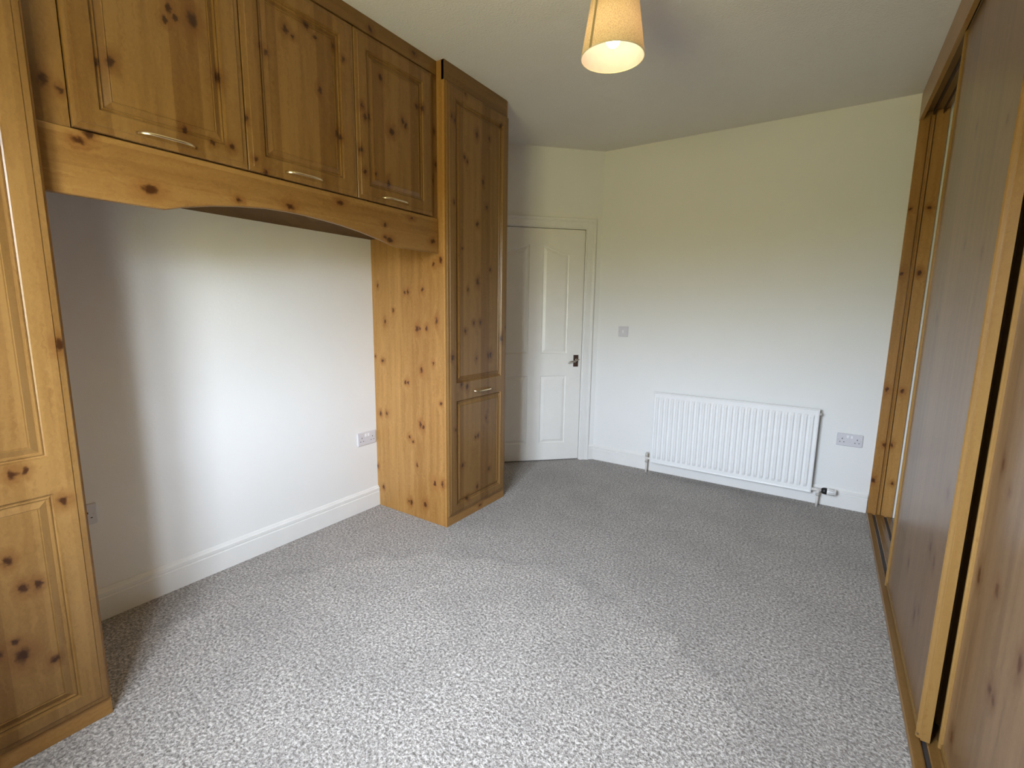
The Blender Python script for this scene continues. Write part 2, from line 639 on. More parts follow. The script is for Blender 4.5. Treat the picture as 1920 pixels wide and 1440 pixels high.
def skirting(name, p0, p1, nrm, label):
    """p0,p1 2D; nrm 2D unit normal into the room; mitre keeps ends square"""
    mb = MB()
    n = len(SK)
    vv = []
    for p in (p0, p1):
        for (t, z) in SK:
            vv.append((p[0] + nrm[0] * t, p[1] + nrm[1] * t, z))
    ff = [(i, (i + 1) % n, n + (i + 1) % n, n + i) for i in range(n)] + [tuple(range(n)), tuple(range(2 * n - 1, n - 1, -1))]
    mb.add(vv, ff)
    return struct(name, mb, M['gloss_white'], label)


skirting('baseboard_left', (0, YL), (0, YA), (1, 0), 'white grooved skirting board in the alcove')
skirting('baseboard_far', (XC - 0.004, YR), (X2 - 0.002, YR), (0, -1), 'white grooved skirting board under the radiator')
a_ = dg(0.0, 0)
b_ = dg(i0 - AW, 0)
skirting('baseboard_diagonal', (a_[0], a_[1]), (b_[0], b_[1]), (S2, -S2), 'short skirting piece between door frame and corner')
skirting('baseboard_back', (0.64, YBACK), (X2, YBACK), (0, 1), 'white skirting board under the window')

# ---- window in the back wall
wr_ = empty('window_1', (0, YBACK, WZ0), 'white framed window lighting the room', None, None, 'structure')
mb = MB()
fy0, fy1, ft = YBACK - 0.115, YBACK - 0.055, 0.05
mb.box(WX0, WX0 + ft, fy0, fy1, WZ0, WZ1).box(WX1 - ft, WX1, fy0, fy1, WZ0, WZ1)
mb.box(WX0 + ft, WX1 - ft, fy0, fy1, WZ0, WZ0 + ft).box(WX0 + ft, WX1 - ft, fy0, fy1, WZ1 - ft, WZ1)
xm = (WX0 + WX1) / 2
mb.box(xm - 0.03, xm + 0.03, fy0, fy1, WZ0 + ft, WZ1 - ft)
mb.build('window_frame', M['upvc'], wr_)
g = NB('clear_window_glass')
tr = g.n('ShaderNodeBsdfTransparent')
tr.inputs[0].default_value = (0.97, 0.98, 0.975, 1)
gl = g.n('ShaderNodeBsdfGlossy')
gl.inputs['Roughness'].default_value = 0.0
lwt = g.n('ShaderNodeLayerWeight')
frm = g.math('MULTIPLY', g.math('POWER', lwt.outputs['Facing'], 5.0), 0.6)
frm = g.math('ADD', frm, 0.025)
ms = g.n('ShaderNodeMixShader')
g.t.links.new(frm, ms.inputs[0])
g.t.links.new(tr.outputs[0], ms.inputs[1])
g.t.links.new(gl.outputs[0], ms.inputs[2])
g.t.links.new(ms.outputs[0], g.out.inputs[0])
for (a, b) in ((WX0 + ft, xm - 0.03), (xm + 0.03, WX1 - ft)):
    MB().box(a, b, YBACK - 0.087, YBACK - 0.083, WZ0 + ft, WZ1 - ft).build('pane', g.mat, wr_)
MB().box(WX0 - 0.04, WX1 + 0.04, YBACK - 0.055, YBACK + 0.05, WZ0 - 0.025, WZ0 - 0.0005, 0.006).build('window_sill', M['gloss_white'], wr_)

# ------------------------------------------------------------------ fitted pine furniture
K_SIDE = [(0.054, 1.452), (0.29, 1.408), (0.316, 1.410), (0.437, 1.422), (0.529, 1.565), (0.582, 1.586), (0.19, 1.3), (0.114, 1.232), (0.547, 1.244), (0.39, 1.194), (0.412, 1.196), (0.466, 1.199), (0.011, 1.005), (0.08, 0.983), (0.519, 0.998), (0.421, 0.948), (0.283, 0.862), (0.306, 0.864), (0.574, 0.764), (0.046, 0.633), (0.105, 0.641), (0.405, 0.612), (0.43, 0.600), (0.31, 0.517), (0.34, 0.496), (0.372, 0.347, 0.6), (0.518, 0.26), (0.581, 0.267), (0.056, 0.133), (0.292, 0.089), (0.315, 0.088), (0.437, 0.105), (0.007, 0.268)]
K_TALL = [(0.086, 1.814), (-0.053, 1.66), (0.221, 1.562), (0.094, 1.48), (0.002, 1.428), (0.057, 1.232), (0.121, 1.234), (-0.024, 1.185), (-0.144, 1.036), (0.085, 1.012), (0.207, 1.021), (0.23, 1.024), (0.349, 1.127), (-0.066, 0.869), (-0.012, 0.848), (-0.12, 0.6), (0.189, 0.619), (0.08, 0.514), (0.104, 0.516), (-0.05, 0.36), (0.223, 0.263), (0.096, 0.178), (-0.005, 0.133), (0.396, 1.198), (-0.022, 2.489), (-0.144, 2.339), (-0.117, 2.325), (0.319, 2.434), (0.083, 2.313), (0.205, 2.324), (-0.029, 2.159), (-0.004, 2.146), (0.144, 2.064), (0.183, 1.928), (0.091, 1.816), (-0.126, 1.901, 0.7)]
K_D1 = [(-1.451, 2.247), (-1.464, 2.206), (-1.432, 2.226), (-1.382, 2.244, 1.3), (-1.651, 2.006), (-1.619, 2.022), (-1.313, 2.096), (-1.433, 1.889), (-1.348, 1.869), (-1.286, 1.874)]
K_D2 = [(-1.051, 2.367), (-1.021, 2.354), (-0.962, 2.424), (-0.924, 2.394, 0.6), (-1.160, 2.262), (-1.135, 2.25), (-0.909, 2.2), (-0.836, 2.398), (-0.791, 2.366), (-0.834, 2.055), (-0.816, 2.046), (-1.227, 1.992), (-1.2, 1.856), (-1.163, 1.818)]
K_D3 = [(-0.583, 2.376), (-0.682, 2.17, 0.6), (-0.655, 2.18), (-0.522, 2.157, 1.3), (-0.448, 2.226), (-0.43, 2.212), (-0.351, 2.327), (-0.311, 2.332, 0.7), (-0.701, 2.212), (-0.714, 2.02), (-0.627, 1.937), (-0.55, 1.913), (-0.692, 1.93, 0.7)]
K_VAL = [(-1.265, 1.700, 0.6), (-1.063, 1.712), (-0.823, 1.772), (-0.57, 1.716), (-0.572, 1.658), (-0.54, 1.65), (-0.23, 1.679), (-0.388, 1.776), (-1.545, 1.676, 1.2), (-1.71, 1.777), (-1.685, 1.80)]
K_LEFT = [(-1.985, 0.612), (-1.965, 0.524, 0.8), (-1.934, 0.521), (-1.859, 0.745), (-1.928, 0.855), (-1.952, 0.851), (-1.921, 0.274), (-1.984, 0.329, 1.3), (-1.996, 0.375), (-2.027, 0.357), (-1.822, 1.196), (-2.00, 2.10), (-1.90, 1.72, 0.6)]
K_FR = [(-0.205, 2.256), (-0.195, 2.088, 0.7), (-0.223, 2.006, 0.7), (-0.20, 2.546)]

DOOR_TINT = 0.51               # foil-wrapped doors are a browner print than the boards
XDF = 0.634                    # front face of tall doors
XV = 0.568                     # front of the valance
XOC = 0.563                    # front of overhead carcass
XOD = 0.585                    # front face of overhead doors
W_EDGE = [(0, -0.0085), (0.0030, -0.0050), (0.0165, -0.0030), (0.0190, 0.0)]
W_MOULD = [(0, 0.0), (0.0030, -0.0070), (0.0065, -0.0085), (0.0090, -0.0060), (0.0115, -0.0050), (0.0140, -0.0105), (0.0170, -0.0105), (0.0335, -0.0025), (0.0350, -0.0060), (0.0380, -0.0048)]


def front(xf):
    return lambda u, v, wz: (xf + wz, u, v)


def bow_handle(parent, xf, y0, y1, z):
    mb = MB()
    pts = []
    N = 16
    for i in range(N + 1):
        t = i / N
        out = 0.030 * (1 - (2 * t - 1) ** 4) ** 0.9
        pts.append((xf - 0.001 + out, y0 + (y1 - y0) * t, z))
    mb.tube(pts, 0.0022, 10, r2=0.0048, upv=(0, 0, 1))
    return mb.build('handle', M['brass'], parent)


def wardrobe(root, y0, y1, doors, knots, knots_side, near_side, far_side):
    o = tuple(root.location)
    wz = wood('pine_laminate_' + root.name, 'z', (), o)
    ws = wood('pine_side_' + root.name, 'z', knots_side, o, 1)
    T = 0.018
    MB().box(0.0, D, y0, y0 + T, 0, H).build('side_panel', ws if near_side else wz, root)
    MB().box(0.0, D, y1 - T, y1, 0, H - 0.002).build('side_panel', ws if far_side else wz, root)
    MB().box(0.002, 0.008, y0 + T, y1 - T, 0.0, H).build('back_panel', wz, root)
    MB().box(0.008, D - 0.03, y0 + T, y1 - T, 2.46, 2.478).build('top_panel', wz, root)
    MB().box(0.008, D - 0.03, y0 + T, y1 - T, 0.062, 0.08).build('bottom_panel', wz, root)
    wh = wood('pine_plinth_' + root.name, 'y', [(y0 + 0.33, 0.03, 0.7)], o, tint=0.82)
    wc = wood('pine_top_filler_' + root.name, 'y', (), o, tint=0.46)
    MB().box(D - 0.019, D + 0.001, y0 + 0.0015, y1 - 0.0015, 0.0, 0.062, 0.0015).build('plinth', wh, root)
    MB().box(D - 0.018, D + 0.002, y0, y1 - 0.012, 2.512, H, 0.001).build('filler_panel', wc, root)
    for i, (a, b, hy0, hy1) in enumerate(doors):
        wd = wood('pine_door_%s_%d' % (root.name, i), 'z', knots[i], o, tint=DOOR_TINT)
        mb = MB()
        hs = [rect(a + 0.068, b - 0.064, 0.120, 0.773), rect(a + 0.068, b - 0.064, 0.880, 2.442)]
        panelled(mb, rect(a, b, 0.066, 2.506), hs, front(XDF), XDF - D - 0.001, W_EDGE, W_MOULD)
        d = mb.build('door', wd, root)
        if hy0 is not None:
            bow_handle(d, XDF, hy0, hy1, 0.812)


rw = empty('tall_wardrobe', (0.3, (YA + YB) / 2, 0), 'narrow floor to ceiling pine wardrobe with knotty side panel beside the white door', 'wardrobe')
wardrobe(rw, YA, YB, [(YA + 0.004, YB - 0.010, 0.051, 0.230)], [K_TALL], K_SIDE, True, False)

lw = empty('tall_wardrobe', (0.3, -2.108, 0), 'tall pine wardrobe cut off by the left edge of the picture', 'wardrobe')
wardrobe(lw, -2.409, YL, [(-2.399, YL - 0.006, -2.20, -2.02)], [K_LEFT], (), False, True)

# overhead cabinets
spans = [(-1.722, -1.2285, 'd1', K_D1, -1.572, -1.404), (-1.2255, -0.7345, 'd2', K_D2, -1.085, -0.916), (-0.7315, -0.238, 'd3', K_D3, -0.596, -0.425)]
olab = ['wide pine overhead cabinet at the picture left beside the tall left wardrobe',
        'pine overhead cabinet in the middle of the three over the alcove',
        'pine overhead cabinet nearest the narrow tall wardrobe']
ZS, ZO0, ZO1 = 1.734, 1.812, 2.524
oc_edges = [YL + 0.001, -1.227, -0.733, YA - 0.001]
for i, (a, b, nm, kn, h0, h1) in enumerate(spans):
    e0, e1 = oc_edges[i], oc_edges[i + 1]
    r = empty('overhead_cabinet', (0.3, (e0 + e1) / 2, ZS), olab[i], 'cabinet', 'overhead cabinets above the alcove')
    o = tuple(r.location)
    wz = wood('pine_body_' + nm, 'z', (), o, tint=0.30, rough=0.6, spec=0.1)  # dark raw board; the shade of the unlit underside is also in the tint
    mb = MB()
    mb.box(0.001, XV - 0.0195, e0 + 0.0005, e1 - 0.0005, ZS, ZS + 0.018)
    mb.box(0.001, XOC - 0.0185, e0 + 0.0005, e0 + 0.018, ZS + 0.018, 2.54)
    mb.box(0.001, XOC - 0.0185, e1 - 0.018, e1 - 0.0005, ZS + 0.018, 2.54)
    mb.box(0.001, XOC - 0.002, e0 + 0.018, e1 - 0.018, 2.522, 2.54)
    mb.build('body', wz, r)
    wd = wood('pine_overhead_door_' + nm, 'z', kn, o, tint=DOOR_TINT)
    mb = MB()
    panelled(mb, rect(a, b, ZO0, ZO1), [rect(a + 0.063, b - 0.071, ZO0 + 0.062, ZO1 - 0.066)], front(XOD), XOD - XOC - 0.001, W_EDGE, W_MOULD)
    d = mb.build('door', wd, r)
    bow_handle(d, XOD, h0, h1, 1.838)
    if i == 0:
        wf = wood('pine_filler_left', 'z', [(-1.772, 1.919), (-1.738, 1.906, 0.6)], o, tint=0.52)
        MB().box(XOC - 0.018, XOC, e0 + 0.0005, a - 0.002, 1.8105, 2.5385).build('filler_strip', wf, r)
    if i == 2:
        wf = wood('pine_filler_right', 'z', K_FR, o, tint=0.46)
        MB().box(XOC - 0.018, XOC, b + 0.002, e1 - 0.0005, 1.8105, 2.5385).build('filler_strip', wf, r)

# cornice above the overhead doors
mb = MB()
mb.box(XOC - 0.019, XOC + 0.001, YL + 0.001, YA - 0.001, 2.5405, H, 0.001)
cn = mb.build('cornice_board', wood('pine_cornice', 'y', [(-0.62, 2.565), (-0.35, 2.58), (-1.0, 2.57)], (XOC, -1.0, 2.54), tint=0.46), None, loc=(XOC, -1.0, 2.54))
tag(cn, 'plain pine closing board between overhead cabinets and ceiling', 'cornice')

# arched valance
arch = [(-1.505, 1.622), (-1.447, 1.640), (-1.357, 1.661), (-1.26, 1.677), (-1.161, 1.688), (-1.076, 1.691), (-0.99, 1.690), (-0.907, 1.685), (-0.81, 1.677), (-0.712, 1.664), (-0.60, 1.643), (-0.500, 1.620)]
poly = [(YL + 0.0015, 1.622)] + arch + [(YA - 0.0015, 1.621), (YA - 0.0015, 1.8095), (YL + 0.0015, 1.8095)]
mb = MB()
rings = [(0.0, -0.019), (0.0, -0.004), (0.0022, -0.0008), (0.004, 0.0)]
rr = [[(XV + wz, u, v) for u, v in offset_poly(poly, ins)] for ins, wz in rings]
n = len(poly)
vv = [p for r in rr for p in r]
ff = [(i * n + k, i * n + (k + 1) % n, (i + 1) * n + (k + 1) % n, (i + 1) * n + k) for i in range(len(rr) - 1) for k in range(n)]
ff += [tuple(reversed(range(n))), tuple((len(rr) - 1) * n + k for k in range(n))]
mb.add(vv, ff)
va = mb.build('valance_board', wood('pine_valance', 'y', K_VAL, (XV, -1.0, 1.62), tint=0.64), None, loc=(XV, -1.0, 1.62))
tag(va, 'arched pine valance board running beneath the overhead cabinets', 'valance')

# ------------------------------------------------------------------ sliding wardrobe on the right
SL_D, SL_L = (0.145, 0.080, 0.036), (0.245, 0.145, 0.070)
FR_D, FR_L = (0.225, 0.120, 0.034), (0.310, 0.178, 0.055)
post = empty('side_post', (2.82, 1.60, 0), 'narrow knotty pine post with channel strip at the far end of the sliding wardrobe', 'post')
fascia = empty('ceiling_fascia', (2.82, -0.6, 2.456), 'brown fascia and top track along the ceiling above the sliding doors', 'fascia')
track = empty('floor_track', (2.82, -0.6, 0), 'brown twin channel floor track beneath the sliding doors', 'track')
po_, fo, to_ = tuple(post.location), tuple(fascia.location), tuple(track.location)
w_post = wood('pine_post', 'z', [(2.772, 0.235), (2.869, 0.235), (2.77, 1.571), (2.857, 1.572), (2.777, 0.845, 0.8), (2.856, 0.842, 0.8), (2.802, 0.482, 0.6), (2.839, 0.488, 0.6), (2.772, 1.95), (2.86, 1.95)], po_, 1, plank=0.5)
w_rail = wood('pine_rail', 'y', (), fo, tint=0.80, plank=0.3)
YS0 = YBACK + 0.005
LY = YR - 0.020                 # face of the side post
ZF = 2.456
MB().box(2.760, 2.893, YR - 0.006, YR - 0.0005, 0, 2.4985).build('backing_board', w_post, post)
MB().box(2.760, 2.8085, LY, YR - 0.0062, 0, 2.4985, 0.001).build('post_board', w_post, post)
MB().box(2.8335, 2.893, LY, YR - 0.0062, 0, 2.4985, 0.001).build('post_board', w_post, post)
mb = MB()
mb.prism([(2.8125, YR - 0.0062), (2.8125, LY - 0.008), (2.8155, LY - 0.0115), (2.8195, LY - 0.009), (2.8225, LY - 0.009), (2.8265, LY - 0.0115), (2.8295, LY - 0.008), (2.8295, YR - 0.0062)], lambda u, v, wz: (u, v, wz), 0.013, 2.468)
mb.build('channel_strip', w_post, post)
MB().box(X2, X2 + 0.019, YS0, YR - 0.001, ZF, H - 0.001, 0.0015).build('fascia_board', w_rail, fascia)
MB().box(X2 + 0.0195, 2.893, YS0, YR - 0.001, 2.500, H - 0.002).build('head_board', w_rail, fascia)
# top track: downstand fins (doors run between)
mb = MB()
for (a, b) in ((2.7775, 2.780), (2.815, 2.8175), (2.8195, 2.822), (2.860, 2.8625)):
    mb.box(a, b, YS0, LY - 0.013, 2.470, 2.4995)
tt = mb.build('top_track', M['bronze'], fascia)
# floor track: profile extruded along y with two dark channels
tp = [(2.757, 0.0005), (2.757, 0.007), (2.762, 0.0105), (2.785, 0.0110), (2.7885, 0.0095), (2.7885, 0.003), (2.8030, 0.003), (2.8030, 0.0095), (2.8060, 0.011),
      (2.826, 0.0105), (2.832, 0.0125), (2.8455, 0.0110), (2.8485, 0.0095), (2.8485, 0.003), (2.8630, 0.003), (2.8630, 0.0095), (2.866, 0.011), (2.886, 0.0105), (2.886, 0.0005)]
mb = MB()
mb.prism(tp, lambda u, v, wz: (u, wz, v), YS0, LY - 0.0125)
ft_ = mb.build('track_profile', wood('brown_track_finish', 'y', (), to_, tint=0.42, plank=0.3), track)
for xa in (2.7888, 2.8488):
    MB().box(xa, xa + 0.0139, YS0, LY - 0.013, 0.0031, 0.0036).build('channel', M['hole'], ft_)


def sliding_door(y_near, y_far, xf, label, knots):
    """xf = front of the stiles; panel sits 9 mm behind"""
    r = empty('sliding_door', (xf, (y_near + y_far) / 2, 0.012), label, 'sliding door', 'sliding wardrobe doors')
    o = tuple(r.location)
    z0, z1 = 0.016, 2.492
    wp = wood('oak_slide_%d' % int(-y_near * 100), 'z', knots, o, hue=(SL_D, SL_L), rough=0.30, plank=0.21, knot_r=0.016, spec=0.6)
    ws = wood('gold_frame_%d' % int(-y_near * 100), 'z', (), o, hue=(FR_D, FR_L), rough=0.33, plank=0.5)
    MB().box(xf + 0.010, xf + 0.020, y_near + 0.010, y_far - 0.006, z0 + 0.018, z1 - 0.01).build('door_panel', wp, r)
    # stiles: C-shaped handle extrusions
    def stile(ye, s):
        prof = [(0.0, 0.033), (0.0, 0.0125), (0.0012, 0.0108), (0.0028, 0.0108), (0.0040, 0.0150), (0.0060, 0.0150), (0.0070, 0.0085), (0.0105, 0.0030), (0.0150, 0.0), (0.0195, 0.0008), (0.0225, 0.004), (0.0225, 0.0100), (0.012, 0.0100), (0.012, 0.0202), (0.0225, 0.0202), (0.0225, 0.033)]
        mb = MB()
        mb.prism([(xf + q, ye + s * p) for p, q in prof], lambda u, v, wz: (u, v, wz), z0, z1)
        return mb.build('stile', ws, r)
    stile(y_near, 1)
    stile(y_far, -1)
    wr = wood('rail_frame_%d' % int(-y_near * 100), 'y', (), o, hue=(FR_D, FR_L), rough=0.36, plank=0.5, tint=0.75)
    MB().box(xf + 0.006, xf + 0.026, y_near + 0.0235, y_far - 0.0235, z0, z0 + 0.0175, 0.001).build('bottom_rail', wr, r)
    MB().box(xf + 0.006, xf + 0.026, y_near + 0.0235, y_far - 0.0235, z1 - 0.03, z1, 0.001).build('top_rail', wr, r)
    mb = MB()
    for ye in (y_near + 0.08, y_far - 0.08):
        mb.box(xf + 0.0165, xf + 0.0235, ye - 0.03, ye + 0.03, 0.0037, z0 + 0.002)
    mb.build('roller', M['black_plastic'], r)
    for ye in (y_near + 0.003, y_far - 0.009):
        MB().box(xf + 0.001, xf + 0.0042, ye, ye + 0.006, z0 + 0.012, z0 + 0.017).build('screw', M['chrome'], r)
    return r


K_SA = [(-0.313, 0.767), (-0.197, 0.539), (-0.274, 0.52), (0.129, 0.333), (-0.169, 0.29), (-0.112, 0.241), (0.30, 1.30), (0.0, 1.55), (-0.25, 1.50), (0.10, 1.95), (-0.30, 1.85)]
K_SB = [(-0.733, 0.42), (-0.765, 0.413), (-0.868, 0.578), (-0.551, 0.935), (-0.625, 0.885), (-0.664, 0.645), (-0.516, 0.609), (-0.527, 0.114), (-0.62, 1.14), (-0.60, 1.25)]
sliding_door(-0.456, 0.574, 2.776, 'wood effect sliding door on the front track partly slid away from the far wall', K_SA)
sliding_door(-1.450, -0.440, 2.8265, 'wood effect sliding door on the rear track at the picture right edge', K_SB)
sliding_door(-0.352, 0.668, 2.8265, 'unseen wood effect sliding door added on the rear track to block light behind the far front door', [])  # unseen door, added to keep light out of the gap between the doors
sliding_door(-2.448, -1.430, 2.776, 'wood effect sliding door on the front track against the window wall', [])

# ------------------------------------------------------------------ radiator
RX0, RX1, RZ0, RZ1 = 1.3077, 2.4358, 0.094, 0.681
RYF = YR - 0.090
rad = empty('radiator', ((RX0 + RX1) / 2, YR - 0.05, 0), 'white ribbed panel radiator on the white wall', 'radiator')
mb = MB()
NCH = 28
pitch = (RX1 - RX0 - 0.036) / NCH
xs = [(RX0, 0.006), (RX0 + 0.0025, 0.0), (RX0 + 0.009, 0.0), (RX0 + 0.011, 0.004), (RX0 + 0.018, 0.004)]
def rz(z, dep):
    return dep
cols = []
for i in range(NCH):
    b = RX0 + 0.018 + i * pitch
    for t, dp in ((0.12, 0.0), (0.30, 1.0), (0.62, 1.0), (0.80, 0.0)):
        cols.append((b + t * pitch, dp))
rows = [(RZ0 + 0.034, 0.0), (RZ0 + 0.046, 0.55), (RZ0 + 0.058, 1.0), (RZ1 - 0.062, 1.0), (RZ1 - 0.050, 0.55), (RZ1 - 0.040, 0.0)]
gx = [RX0 + 0.011] + [c[0] for c in cols] + [RX1 - 0.011]
gd = [0.0] + [c[1] for c in cols] + [0.0]
gz = [RZ0 + 0.011] + [r[0] for r in rows] + [RZ1 - 0.011]
gr = [0.0] + [r[1] for r in rows] + [0.0]
nx_, nz_ = len(gx), len(gz)
vv = [(gx[i], RYF + 0.004 - 0.0105 * gd[i] * gr[j], gz[j]) for j in range(nz_) for i in range(nx_)]
ff = [(j * nx_ + i, j * nx_ + i + 1, (j + 1) * nx_ + i + 1, (j + 1) * nx_ + i) for j in range(nz_ - 1) for i in range(nx_ - 1)]
mb.add(vv, ff)
fp = mb.build('front_panel', M['rad_white'], rad)
mb = MB()
rim = [(0.011, 0.004), (0.009, -0.001), (0.0045, -0.003), (0.0, -0.001), (0.0, 0.016), (0.011, 0.016)]
def rr_(ins):
    return [(RX0 + ins, RZ0 + ins), (RX1 - ins, RZ0 + ins), (RX1 - ins, RZ1 - ins), (RX0 + ins, RZ1 - ins)]
vv = []
for ins, dy in rim:
    vv += [(x, RYF + dy, z) for x, z in rr_(ins)]
ff = [(i * 4 + k, i * 4 + (k + 1) % 4, (i + 1) * 4 + (k + 1) % 4, (i + 1) * 4 + k) for i in range(len(rim) - 1) for k in range(4)]
ff.append(tuple(range((len(rim) - 1) * 4, len(rim) * 4)))
mb.add(vv, ff)
mb.build('rim', M['rad_white'], rad)
mb = MB()
N = NCH * 2
yb0, yb1 = RYF + 0.0165, RYF + 0.046
pts = []
for i in range(N):
    x = RX0 + 0.03 + (RX1 - RX0 - 0.06) * i / N
    dx = (RX1 - RX0 - 0.06) / N
    y = yb0 if i % 2 == 0 else yb1
    pts += [(x, y), (x + dx * 0.9, y)]
vv = [(x, y, z) for x, y in pts for z in (RZ0 + 0.06, RZ1 - 0.07)]
ff = [(2 * i, 2 * i + 2, 2 * i + 3, 2 * i + 1) for i in range(len(pts) - 1)]
mb.add(vv, ff)
mb.build('convector_fins', M['rad_white'], rad)
for x in (RX0 + 0.2, RX1 - 0.2):
    MB().box(x - 0.02, x + 0.02, RYF + 0.0465, YR - 0.001, RZ0 + 0.1, RZ1 - 0.1, 0.002).build('bracket', M['rad_white'], rad)
# bleed plug top right
MB().tube([(RX1 - 0.004, RYF + 0.012, RZ1 - 0.035), (RX1 + 0.012, RYF + 0.012, RZ1 - 0.035)], 0.0085, 8, upv=(0, 0, 1)).build('bleed_plug', M['grey_plastic'], rad)
# lockshield valve, left
vx, vy = RX0 - 0.028, RYF + 0.012
mb = MB().tube([(vx, vy, 0.098), (vx, vy, 0.122), (vx, vy, 0.136)], [0.011, 0.0135, 0.0135], 12, upv=(1, 0, 0))
mb.tube([(vx, vy, 0.122), (RX0 + 0.004, vy, 0.122)], 0.0105, 10)
lk = mb.build('lockshield_valve', M['copper_paint'], rad)
MB().tube([(vx, vy, 0.1365), (vx, vy, 0.150), (vx, vy, 0.168), (vx, vy, 0.172)], [0.0135, 0.013, 0.0095, 0.004], 12, upv=(1, 0, 0)).build('cap', M['grey_plastic'], lk)
MB().tube([(vx, vy, 0.086), (vx, vy, 0.098)], 0.0125, 6, upv=(1, 0, 0)).build('nut', M['grey_plastic'], lk)
MB().tube([(vx, vy, 0.0), (vx, vy, 0.086)], 0.0078, 10, upv=(1, 0, 0)).build('pipe', M['copper_paint'], rad)
# thermostatic valve, right
tx = RX1 + 0.040
mb = MB().tube([(RX1 - 0.004, vy, 0.120), (tx + 0.020, vy, 0.120)], 0.0105, 10)
mb.tube([(tx, vy, 0.096), (tx, vy, 0.120)], 0.0115, 10, upv=(1, 0, 0))
tv = mb.build('thermostatic_valve', M['copper_paint'], rad)
MB().tube([(tx + 0.018, vy, 0.120), (tx + 0.024, vy, 0.120), (tx + 0.034, vy, 0.120), (tx + 0.050, vy, 0.120)], [0.014, 0.019, 0.0225, 0.0225], 16).build('collar', M['black_plastic'], tv)
hd = MB().tube([(tx + 0.050, vy, 0.120), (tx + 0.054, vy, 0.120), (tx + 0.098, vy, 0.120), (tx + 0.103, vy, 0.120), (tx + 0.104, vy, 0.120)], [0.021, 0.0225, 0.0195, 0.0165, 0.010], 16).build('head', M['rad_white'], tv)
mb = MB()
for k in range(10):
    th = 2 * pi * k / 10
    cy_, cz_ = vy + 0.0205 * cos(th), 0.120 + 0.0205 * sin(th)
    mb.tube([(tx + 0.060, cy_, cz_), (tx + 0.094, vy + 0.0195 * cos(th), 0.120 + 0.0195 * sin(th))], 0.0022, 6)
mb.build('grip_ridges', M['grey_plastic'], hd)
MB().tube([(tx, vy, 0.080), (tx, vy, 0.096)], 0.0135, 6, upv=(1, 0, 0)).build('nut', M['grey_plastic'], tv)
MB().tube([(tx, vy, 0.0), (tx, vy, 0.080)], 0.0078, 10, upv=(1, 0, 0)).build('pipe', M['copper_paint'], rad)

# ------------------------------------------------------------------ electrical plates
def rounded(u0, u1, v0, v1, r, n=4):
    out = []
    for (cx_, cy_, a0) in ((u1 - r, v0 + r, -pi / 2), (u1 - r, v1 - r, 0), (u0 + r, v1 - r, pi / 2), (u0 + r, v0 + r, pi)):
        for i in range(n + 1):
            a = a0 + (pi / 2) * i / n
            out.append((cx_ + r * cos(a), cy_ + r * sin(a)))
    return out


def plate_mesh(mb, u0, u1, v0, v1, to3, depth=0.009):
    prof = [(0.0, 0.0002), (0.0, depth * 0.45), (0.0015, depth * 0.8), (0.004, depth)]
    poly = rounded(u0, u1, v0, v1, 0.005)
    rr = [[to3(u, v, wz) for u, v in offset_poly(poly, ins)] for ins, wz in prof]
    n = len(poly)
    vv = [p for r in rr for p in r]
    ff = [(i * n + k, i * n + (k + 1) % n, (i + 1) * n + (k + 1) % n, (i + 1) * n + k) for i in range(len(rr) - 1) for k in range(n)]
    ff += [tuple(reversed(range(n))), tuple((len(rr) - 1) * n + k for k in range(n))]
    mb.add(vv, ff)


def socket(u0, v0, to3, label):
    W_, H_ = 0.146, 0.086
    dep = 0.009
    root = empty('double_socket', to3(u0 + W_ / 2, v0, 0), label, 'socket', 'double wall sockets')
    mb = MB()
    plate_mesh(mb, u0, u0 + W_, v0, v0 + H_, to3, dep)
    mb.build('faceplate', M['plastic'], root)
    for c in (0.427, 0.573):
        u = u0 + W_ * c
        mb = MB()
        poly = rect(u - 0.0065, u + 0.0065, v0 + 0.056, v0 + 0.076)
        prof = [(0, dep - 0.001), (0, dep + 0.0012), (0.0012, dep + 0.0030)]
        rr = [[to3(a, b, wz) for a, b in offset_poly(poly, ins)] for ins, wz in prof]
        vv = [p for r in rr for p in r]
        ff = [(i * 4 + k, i * 4 + (k + 1) % 4, (i + 1) * 4 + (k + 1) % 4, (i + 1) * 4 + k) for i in range(2) for k in range(4)]
        ff += [(3, 2, 1, 0), (8, 9, 10, 11)]
        mb.add(vv, ff)
        mb.build('rocker_switch', M['plastic_bright'], root)
    for c in (0.215, 0.785):
        uc = u0 + W_ * c
        for (du, dv, a, b) in ((0, 0.050, 0.0022, 0.0042), (-0.0111, 0.028, 0.0034, 0.0021), (0.0111, 0.028, 0.0034, 0.0021)):
            mb = MB()
            mb.prism(rect(uc + du - a, uc + du + a, v0 + dv - b, v0 + dv + b), to3, dep - 0.003, dep + 0.0003)
            mb.build('pin_hole', M['hole'], root)
    for c in (0.087, 0.913):
        uc, vc = u0 + W_ * c, v0 + H_ / 2
        mb = MB()
        mb.prism([(uc + 0.003 * cos(2 * pi * k / 12), vc + 0.003 * sin(2 * pi * k / 12)) for k in range(12)], to3, dep - 0.003, dep + 0.0004)
        mb.build('screw', M['grey_plastic'], root)
    return root


on_left = lambda u, v, wz: (wz, u, v)
on_far = lambda u, v, wz: (u, YR - wz, v)
socket(-0.339, 0.4365, on_left, 'white double socket in the alcove close to the knotty side panel')
socket(-1.782, 0.424, on_left, 'white double socket in shadow half hidden behind the left wardrobe')
socket(2.5465, 0.4365, on_far, 'white double socket between radiator and sliding wardrobe')

